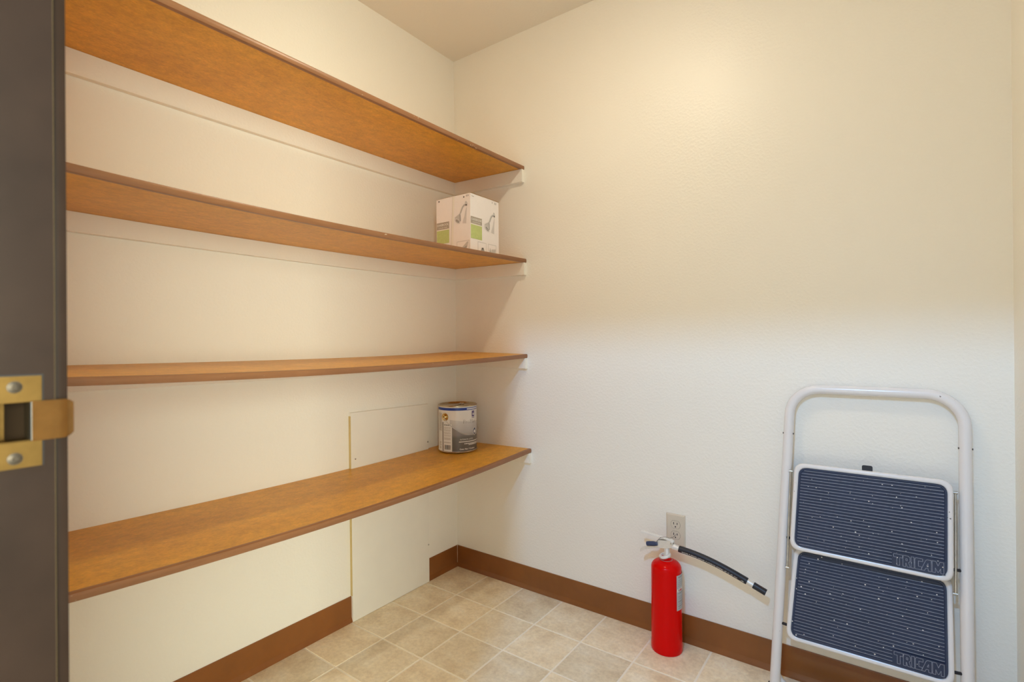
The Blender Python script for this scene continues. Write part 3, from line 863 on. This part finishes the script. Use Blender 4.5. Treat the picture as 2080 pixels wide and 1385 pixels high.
# ------------------------------------------------------------------ fire extinguisher
def extinguisher():
    X0, Y0 = 1.0800, -.0800
    root = empty('fire_extinguisher', (X0, Y0, 0))
    tag(root, 'red fire extinguisher with black hose, standing on the floor below the outlet', 'fire extinguisher')
    R = .0535
    bm = bmesh.new()
    prof = [(0, .004), (R-.006, .004), (R-.003, 0), (R-.0005, .0006), (R+.0012, .006), (R+.0012, .026), (R, .034), (R-.0006, .16), (R-.0010, .291)]
    for k in range(1, 9):
        a = math.radians(90*k/8*.86); prof.append((R-.001-.030*(1-math.cos(a)), (.291+.0255*math.sin(a))))
    prof += [(.0205, .3190), (.0180, .3200), (.0165, .3215), (0, .3215)]
    lathe(bm, prof, 64); finish('cylinder', bm, M['red'], root, True)
    bm = bmesh.new(); lathe(bm, [(.0155, .320), (.0155, .3275), (.0145, .3295), (0, .3295)], 32); finish('neck', bm, M['red'], root, True)
    bm = bmesh.new(); tube(bm, [(.0205*math.cos(t), .0205*math.sin(t), .3195) for t in [2*math.pi*k/40 for k in range(40)]], .0016, 8, closed=True)
    finish('neck_ring', bm, M['redprint'], root, True)
    # valve
    bm = bmesh.new(); lathe(bm, [(0, .329), (.0125, .329), (.0128, .338), (.0095, .343), (.0090, .372), (.0060, .376), (0, .376)], 24, Matrix.Translation((.003, 0, 0)))
    finish('valve', bm, M['alu'], root, True)
    # white hang-ring collar, tilted
    Mx = Matrix.Translation((-.003, -.003, .3335)) @ Matrix.Rotation(math.radians(-17), 4, 'Y') @ Matrix.Rotation(math.radians(8), 4, 'X')
    bm = bmesh.new(); lathe(bm, [(.0125, -.0045), (.0200, -.0045), (.0215, -.002), (.0215, .002), (.0195, .0045), (.0125, .0045), (.0125, -.0045)], 36, Mx)
    finish('collar', bm, M['white'], root, True)
    bm = bmesh.new(); box(bm, (-.016, -.0215, .3275), (-.006, -.0195, .3305)); finish('collar_mark', bm, M['grey2'], root)
    # lower carrying handle: channel running left and slightly down
    def bar(name, pts, w0, w1, t, mat):
        bm = bmesh.new(); L = []; n = len(pts)
        for i, (x, z) in enumerate(pts):
            w_ = w0+(w1-w0)*i/(n-1)
            L.append([bm.verts.new((x, y, z+dz)) for y, dz in ((-w_, 0), (-w_, t), (w_, t), (w_, 0))])
        for A, B in zip(L[:-1], L[1:]):
            for i in range(4): bm.faces.new((A[i], A[(i+1) % 4], B[(i+1) % 4], B[i]))
        bm.faces.new(L[0]); bm.faces.new(L[-1][::-1])
        return finish(name, bm, mat, root, True, .0006, 1)
    bar('carry_handle', [(.018, .3655), (-.004, .3610), (-.030, .3560), (-.055, .3490), (-.078, .3400), (-.0945, .3280)], .0085, .0095, .0095, M['alu'])
    bm = bmesh.new()                    # side cheeks of the valve block that carry the lever
    for y in (-.0095, .0075):
        v = [bm.verts.new((x, yy, z)) for yy in (y, y+.002) for x, z in ((.028, .3700), (.026, .3880), (.012, .3915), (-.030, .3830), (-.045, .3630), (-.030, .3580), (.004, .3610))]
        n = 7
        bm.faces.new(v[:n][::-1]); bm.faces.new(v[n:])
        for i in range(n): bm.faces.new((v[i], v[(i+1) % n], v[n+(i+1) % n], v[n+i]))
    finish('lever_cheeks', bm, M['alu'], root)
    bar('squeeze_lever', [(.028, .3850), (.018, .3900), (-.005, .3925), (-.035, .3945), (-.065, .3968), (-.0935, .3990)], .0090, .0080, .0042, M['white'])
    bm = bmesh.new(); tube(bm, [(.022, -.0125, .3840), (.022, .0125, .3840)], .0030, 12); finish('pivot_pin', bm, M['steel'], root, True)
    # tamper tag and its wire
    bm = bmesh.new()
    tube(bm, [(-.066, -.013, .3650), (-.058, -.013, .3672), (-.040, -.013, .3705), (-.027, -.013, .3722)], [.0080, .0086, .0086, .0060], 12)
    finish('seal_tag', bm, M['navy'], root, True)
    bm = bmesh.new()
    tube(bm, [(-.032, -.013, .374), (-.026, -.013, .386), (-.014, -.013, .399), (.002, -.012, .4035), (.016, -.008, .4005), (.026, 0, .404), (.034, .008, .413)], .0007, 6)
    finish('seal_wire', bm, M['darkprint'], root, True)
    # hose
    def pt(x, z): return (x-X0, 0, z)
    bm = bmesh.new(); tube(bm, [pt(1.0905, .3705), pt(1.1035, .3700), pt(1.1035, .3698)], [.0068, .0068, .0068], 16); finish('hose_fitting', bm, M['steel'], root, True)
    bm = bmesh.new(); tube(bm, [pt(1.1040, .3697), pt(1.1270, .3672)], .0112, 20); finish('ferrule', bm, M['alu'], root, True)
    C0, C1, C2, C3 = Vector(pt(1.1265, .3672)), Vector(pt(1.205, .3630)), Vector(pt(1.275, .3415)), Vector(pt(1.3500, .3125))
    hp = []
    for k in range(17):
        t = k/16; hp.append(C0*(1-t)**3+C1*3*t*(1-t)**2+C2*3*t*t*(1-t)+C3*t**3)
    bm = bmesh.new(); tube(bm, hp, .0112, 20); hose = finish('hose', bm, M['hose'], root, True)
    d = (C3-C2).normalized()
    bm = bmesh.new(); tube(bm, [C3-d*.001, C3+d*.0200], .0090, 20); finish('ferrule', bm, M['alu'], root, True)
    bm = bmesh.new(); tube(bm, [C3+d*.0195, C3+d*.0205, C3+d*.0600], [.0090, .0105, .0105], 20, cap=False); finish('nozzle', bm, M['black'], root, True)
    bm = bmesh.new(); tube(bm, [C3+d*.0590, C3+d*.0588], .0104, 20); finish('nozzle_bore', bm, M['dark'], root)
    # faded white print along the hose: ticks too worn to read
    V = []; F = []; rnd = random.Random(11)
    up = Vector((0, 0, 1)); s = .06
    while s < .97:
        i = s*16; k = min(15, int(i)); p = hp[k].lerp(hp[k+1], i-k); tt = (hp[k+1]-hp[k]).normalized()
        nn = (up-tt*up.dot(tt)).normalized(); out = Vector((0, -1, 0))
        wd = rnd.uniform(.0012, .0030)
        if rnd.random() > .22:
            b0 = len(V)
            for ds in (0, wd):
                for ang in (math.radians(-12+rnd.uniform(-3, 3)), math.radians(-25+rnd.uniform(-3, 3))):
                    V.append(p+tt*ds+(out*math.cos(ang)+nn*math.sin(ang))*.0116)
            F.append((b0, b0+1, b0+3, b0+2))
        s += (wd+.0012)/.235
    mesh_from('hose_print', V, F, M['whiteprint'], hose)
    # instruction label wrapped on the right-hand side
    th0 = math.atan2(-1.8917-Y0, 1.7194-X0)
    def wrap(a, z, e): t = th0+math.radians(a); return ((R-.0008+e)*math.cos(t), (R-.0008+e)*math.sin(t), z)
    def patch(name, a0, a1, z0, z1, mat, e, par):
        n = max(2, int((a1-a0)/5)); V = []; F = []
        for i in range(n+1):
            a = a0+(a1-a0)*i/n; V += [wrap(a, z0, e), wrap(a, z1, e)]
        for i in range(n): q = 2*i; F.append((q, q+2, q+3, q+1))
        return mesh_from(name, V, F, mat, par, True)
    lb = patch('instruction_label', 40, 150, .158, .281, M['glabel'], .0012, root)
    patch('white_strip', 41, 150, .2235, .234, M['paper'], .0016, lb)
    patch('red_mark', 56, 70, .225, .232, M['redprint'], .0020, lb)
    patch('dark_mark', 49, 53, .225, .232, M['darkprint'], .0020, lb)
    V = []; F = []; rnd = random.Random(2)
    for z in (.272, .262, .255, .249, .243, .2165, .205, .198, .187, .180, .171, .165):
        a = 47
        big = z in (.272, .2165, .187, .171)
        while a < 140:
            l = rnd.uniform(3, 9); q = len(V)
            V += [wrap(a, z, .0018), wrap(a+l, z, .0018), wrap(a+l, z+(.0042 if big else .002), .0018), wrap(a, z+(.0042 if big else .002), .0018)]
            F.append((q, q+1, q+2, q+3)); a += l+2
    mesh_from('small_print', V, F, M['grey2'], lb)['kind'] = 'stuff'
extinguisher()

# ------------------------------------------------------------------ folded step stool
def step_stool():
    Y_B, Y_T, ZT = -.120, -.0165, .955
    tdir = Vector((0, Y_T-Y_B, ZT)).normalized(); sdir = Vector((1, 0, 0)); ndir = sdir.cross(tdir)  # toward the camera
    root = empty('step_stool', (1.67, Y_B, 0))
    tag(root, 'white folded two-step stool with dark ribbed treads, leaning on the back wall', 'step stool')
    def Q(s, t, n=0): return sdir*s + tdir*t + ndir*n
    fx = lambda s, t: s
    TR = .0145
    # front hoop
    def sl(t): return -.2365+.0428*t
    def sr(t): return .2192+.0095*t
    pts = []
    for t in (.016, .2, .4, .6, .8, .86): pts.append((sl(t), t))
    rc = .085; top = .953
    tl = sl(top-rc); tr = sr(top-rc)
    for k in range(0, 9):
        a = math.pi-math.pi/2*k/8; pts.append((tl+rc+rc*math.cos(a), top-rc+rc*math.sin(a)))
    for k in range(0, 9):
        a = math.pi/2-math.pi/2*k/8; pts.append((tr-rc+rc*math.cos(a), top-rc+rc*math.sin(a)))
    for t in (.86, .8, .6, .4, .2, .016): pts.append((sr(t), t))
    pts2 = []
    for p in pts:
        if not pts2 or (Vector(p)-Vector(pts2[-1])).length > .004: pts2.append(p)
    bm = bmesh.new(); tube(bm, [Q(s, t) for s, t in pts2], TR, 20); finish('front_frame', bm, M['enamel'], root, True)
    for s in (sl(0), sr(0)):
        bm = bmesh.new(); tube(bm, [Q(s, .0165), Q(s, .030)], TR+.0022, 18)
        ft = finish('foot', bm, M['black'], root, True)
    # rear frame folded behind
    o_ = -.029; tb = .0135
    rp = []
    for t in (.72, .5, .3, .12, .07): rp.append((sl(t)-.0035, t))
    r2 = .055
    for k in range(0, 8):
        a = math.pi+math.pi/2*k/7; rp.append((sl(.07)-.0035+r2+r2*math.cos(a), tb+r2+r2*math.sin(a)))
    for k in range(0, 8):
        a = 1.5*math.pi+math.pi/2*k/7; rp.append((sr(.07)+.002-r2+r2*math.cos(a), tb+r2+r2*math.sin(a)))
    for t in (.07, .12, .3, .5, .72): rp.append((sr(t)+.002, t))
    rp2 = []
    for p in rp:
        if not rp2 or (Vector(p)-Vector(rp2[-1])).length > .003: rp2.append(p)
    bm = bmesh.new(); tube(bm, [Q(s, t, o_) for s, t in rp2], .0108, 16); finish('rear_frame', bm, M['enamel'], root, True)
    # treads
    def tread(corners, nfun, mat_in, textbox, lo):
        tr_ = empty('tread', (0, 0, 0)); tr_.parent = root
        outer = quad_round(corners, .030, 7)
        cxm = sum(c[0] for c in corners)/4; cym = sum(c[1] for c in corners)/4
        def ins(c, d): return (c[0]+math.copysign(d, cxm-c[0]), c[1]+math.copysign(d, cym-c[1]))
        inner = quad_round([ins(c, mat_in) for c in corners], .024, 7)
        n = len(outer)
        # white pan: rounded rim around the mat
        bm = bmesh.new()
        def ring(poly, dn): return [bm.verts.new(Q(s, t, nfun(t)+dn)) for s, t in poly]
        def shrink(a): return [(o[0]*(1-a)+i[0]*a, o[1]*(1-a)+i[1]*a) for o, i in zip(outer, inner)]
        rings = [ring(shrink(.12), -.020), ring(outer, -.018), ring(outer, -.004), ring(shrink(.12), -.0012), ring(shrink(.35), .0003), ring(shrink(.7), 0), ring(shrink(1.0), -.0020), ring(shrink(1.0), -.010)]
        for A, B in zip(rings[:-1], rings[1:]):
            for i in range(n): bm.faces.new((A[i], A[(i+1) % n], B[(i+1) % n], B[i]))
        bm.faces.new(rings[-1]); bm.faces.new(rings[0][::-1])
        finish('tread_pan', bm, M['enamel'], tr_, True)
        # rubber mat: base plate with raised rim and ribs
        bm = bmesh.new()
        m0 = quad_round([ins(c, mat_in+.0008) for c in corners], .0235, 7)
        m1 = quad_round([ins(c, mat_in+.0050) for c in corners], .0200, 7)
        m2 = quad_round([ins(c, mat_in+.0064) for c in corners], .0190, 7)
        rg = [[bm.verts.new(Q(s, t, nfun(t)+dn)) for s, t in pl] for pl, dn in ((m0, -.006), (m0, .0012), (m1, .0012), (m2, -.0002))]
        for A, B in zip(rg[:-1], rg[1:]):
            for i in range(len(A)): bm.faces.new((A[i], A[(i+1) % len(A)], B[(i+1) % len(A)], B[i]))
        bm.faces.new(rg[-1])
        finish('mat', bm, M['rubber'], tr_, False)
        # ribs, clipped to the rounded field and cut away round the lettering
        cs = [ins(c, mat_in+.0072) for c in corners]
        bl, br, trc, tlc = cs
        pitch = .0089
        bm = bmesh.new(); bm2 = bmesh.new()
        t0 = min(bl[1], br[1]); t1 = max(trc[1], tlc[1])
        rad = .017
        t = t0+.003
        def edges(t):
            u_ = (t-t0)/(t1-t0)
            a = bl[0]+(tlc[0]-bl[0])*u_; b = br[0]+(trc[0]-br[0])*u_
            dy = max(0, t0+rad-t, t-(t1-rad))
            if dy > 0:
                e = rad-math.sqrt(max(0, rad*rad-dy*dy)); a += e; b -= e
            return a, b
        while t < t1-.002:
            a, b = edges(t)
            segs = [(a, b)]
            if textbox and textbox[1]-.004 < t < textbox[3]+.003: segs = [(a, textbox[0]-.004)]
            for s0, s1 in segs:
                prof = ((-.0032, -.0004), (-.0013, .0010), (.0006, .0010), (.0010, .0016), (.0018, .0016), (.0024, -.0004))
                A = [bm.verts.new(Q(s0, t+dt, nfun(t+dt)+dn)) for dt, dn in prof]
                B = [bm.verts.new(Q(s1, t+dt, nfun(t+dt)+dn)) for dt, dn in prof]
                for i in range(5): bm.faces.new((A[i], A[i+1], B[i+1], B[i]))
                bm.faces.new(A[::-1]); bm.faces.new(B)
                C_ = [bm2.verts.new(Q(s0, t+dt, nfun(t)+dn)) for dt, dn in ((.0004, .00155), (.0008, .0020), (.0018, .0020), (.0021, .00155))]
                D_ = [bm2.verts.new(Q(s1, t+dt, nfun(t)+dn)) for dt, dn in ((.0004, .00155), (.0008, .0020), (.0018, .0020), (.0021, .00155))]
                for i in range(3): bm2.faces.new((C_[i], C_[i+1], D_[i+1], D_[i]))
            t += pitch
        finish('ribs', bm, M['rubber'], tr_); finish('rib_highlights', bm2, M['ridge'], tr_)  # crests coloured lighter to paint in the ridge highlights
        if textbox:
            s0, u0, s1, u1 = textbox
            bm = bmesh.new()
            prism(bm, [(0, 0), (1, 0), (1, 1), (0, 1)], 0, 1)
            for v in bm.verts: v.co = Q(s0-.003+v.co.x*(s1-s0+.006), u0-.001+v.co.y*(u1-u0+.002), nfun(u0)+(-.0004 if v.co.z < .5 else .0011))
            finish('name_plate', bm, M['rubber'], tr_)
            # block capitals drawn as raised outlines: T R I C A M
            H_ = 1.0
            glyphs = [
             (0.00, [(0, 1), (1.18, 1), (1.18, .72), (.80, .72), (.80, 0), (.42, 0), (.42, .72), (0, .72)], False),
             (1.12, [(.10, 0), (.10, .72), (.16, 1), (.80, 1), (1.02, .86), (1.02, .52), (.84, .42), (1.06, 0), (.66, 0), (.50, .34), (.46, .34), (.46, 0)], False),
             (1.14, [(.46, .56), (.66, .56), (.66, .74), (.46, .74)], False),
             (2.28, [(0, 0), (.38, 0), (.38, 1), (0, 1)], False),
             (2.76, [(0, 0), (0, .86), (.12, 1), (.98, 1), (.98, .74), (.44, .74), (.44, .27), (.84, .27), (.84, 0)], False),
             (3.52, [(.0, 0), (.60, .90), (.78, 1), (1.30, 1), (1.30, 0), (.90, 0), (.90, .22), (.60, .22), (.44, 0)], False),
             (3.52, [(.72, .44), (.90, .44), (.90, .68)], False),
             (4.92, [(0, 0), (0, 1), (.46, 1), (.72, .62), (.98, 1), (1.42, 1), (1.42, 0), (1.04, 0), (1.04, .42), (.76, .06), (.66, .06), (.38, .42), (.38, 0)], False),
            ]
            tw = 6.34
            for ox, pl, _ in glyphs:
                P3 = [Q(s0+(ox+x)/tw*(s1-s0), u0+.002+y*(u1-u0-.004), nfun(u0)+.0012) for x, y in pl]
                bm = bmesh.new()
                for i in range(len(P3)):
                    a, b = P3[i], P3[(i+1) % len(P3)]
                    if (b-a).length > 1e-5: tube(bm, [a, b], .00065, 5)
                lt_ = finish('letter', bm, M['ridge'], tr_)
        return tr_
    t1c = [(-.1925, .4560), (.1945, .4525), (.1985, .7195), (-.1810, .7200)]
    tread(t1c, lambda t: .030+.006*(.72-t)/.27, .0125, (.0665, .4705, .1745, .5040), 0)
    t2c = [(-.2030, .1830), (.1935, .1835), (.1955, .4570), (-.1850, .4580)]
    tread(t2c, lambda t: -.008+.032*(.457-t)/.274, .0125, (.0655, .2030, .1725, .2370), 0)
    # pivots
    for t, n in ((.4830, .012), (.2190, .010)):
        for sg in (-1, 1):
            s_out = sl(t) if sg < 0 else sr(t); s_in = -.186 if sg < 0 else .189
            bm = bmesh.new(); tube(bm, [Q(s_out-sg*.010, t, .004), Q(s_in, t, n)], .0042, 12); finish('pivot_bolt', bm, M['black'], root, True)
    # zinc link rods at the sides
    for sg, (sa, ta), (sb, tb_) in ((-1, (-.1935, .690), (-.2015, .392)), (1, (.2035, .688), (.1995, .4215))):
        bm = bmesh.new(); tube(bm, [Q(sa, ta, .0115), Q(sb, tb_, .0115)], .0031, 10); rod = finish('link_rod', bm, M['zinc'], root, True)
        for s_, t_ in ((sa, ta), (sb, tb_)):
            bm = bmesh.new(); tube(bm, [Q(s_-sg*.006, t_, .0115), Q(s_+sg*.0045, t_, .0115)], .0042, 12); finish('rivet', bm, M['zinc'], root, True)
    # catch tab above the upper tread
    bm = bmesh.new()
    pl = quad_round([(-.0065, .712), (.0195, .712), (.0195, .7345), (-.0065, .7345)], .005, 4)
    A = [bm.verts.new(Q(s, t, .012)) for s, t in pl]; B = [bm.verts.new(Q(s, t, .017)) for s, t in pl]
    bm.faces.new(A[::-1]); bm.faces.new(B)
    for i in range(len(pl)): bm.faces.new((A[i], A[(i+1) % len(pl)], B[(i+1) % len(pl)], B[i]))
    finish('catch_tab', bm, M['black'], root)
    # small rivet heads on the hoop legs
    for t in (.808,):
        for s_ in (sl(t), sr(t)):
            for sg in (-1, 1):
                bm = bmesh.new(); tube(bm, [Q(s_+sg*.012, t, .004), Q(s_+sg*.0158, t, .004)], .0026, 10); finish('rivet', bm, M['darkprint'], root, True)
step_stool()

# ------------------------------------------------------------------ the pantry's own lamp
def lamp():
    root = empty('ceiling_light', (1.02, -.78, CEIL))
    tag(root, 'small white drum lamp with glowing round diffuser on the pantry ceiling', 'lamp')
    bm = bmesh.new(); lathe(bm, [(0, 0), (.085, 0), (.086, -.010), (.064, -.018), (.058, -.030), (.058, -.106), (.0545, -.106), (.0545, -.099), (0, -.099)], 40)
    finish('housing', bm, M['white'], root, True)
    bm = bmesh.new(); lathe(bm, [(.0535, -.1005), (.0535, -.103), (.050, -.112), (.040, -.120), (.024, -.1255), (0, -.128)], 24)
    finish('diffuser', bm, M['diffuser'], root)
lamp()
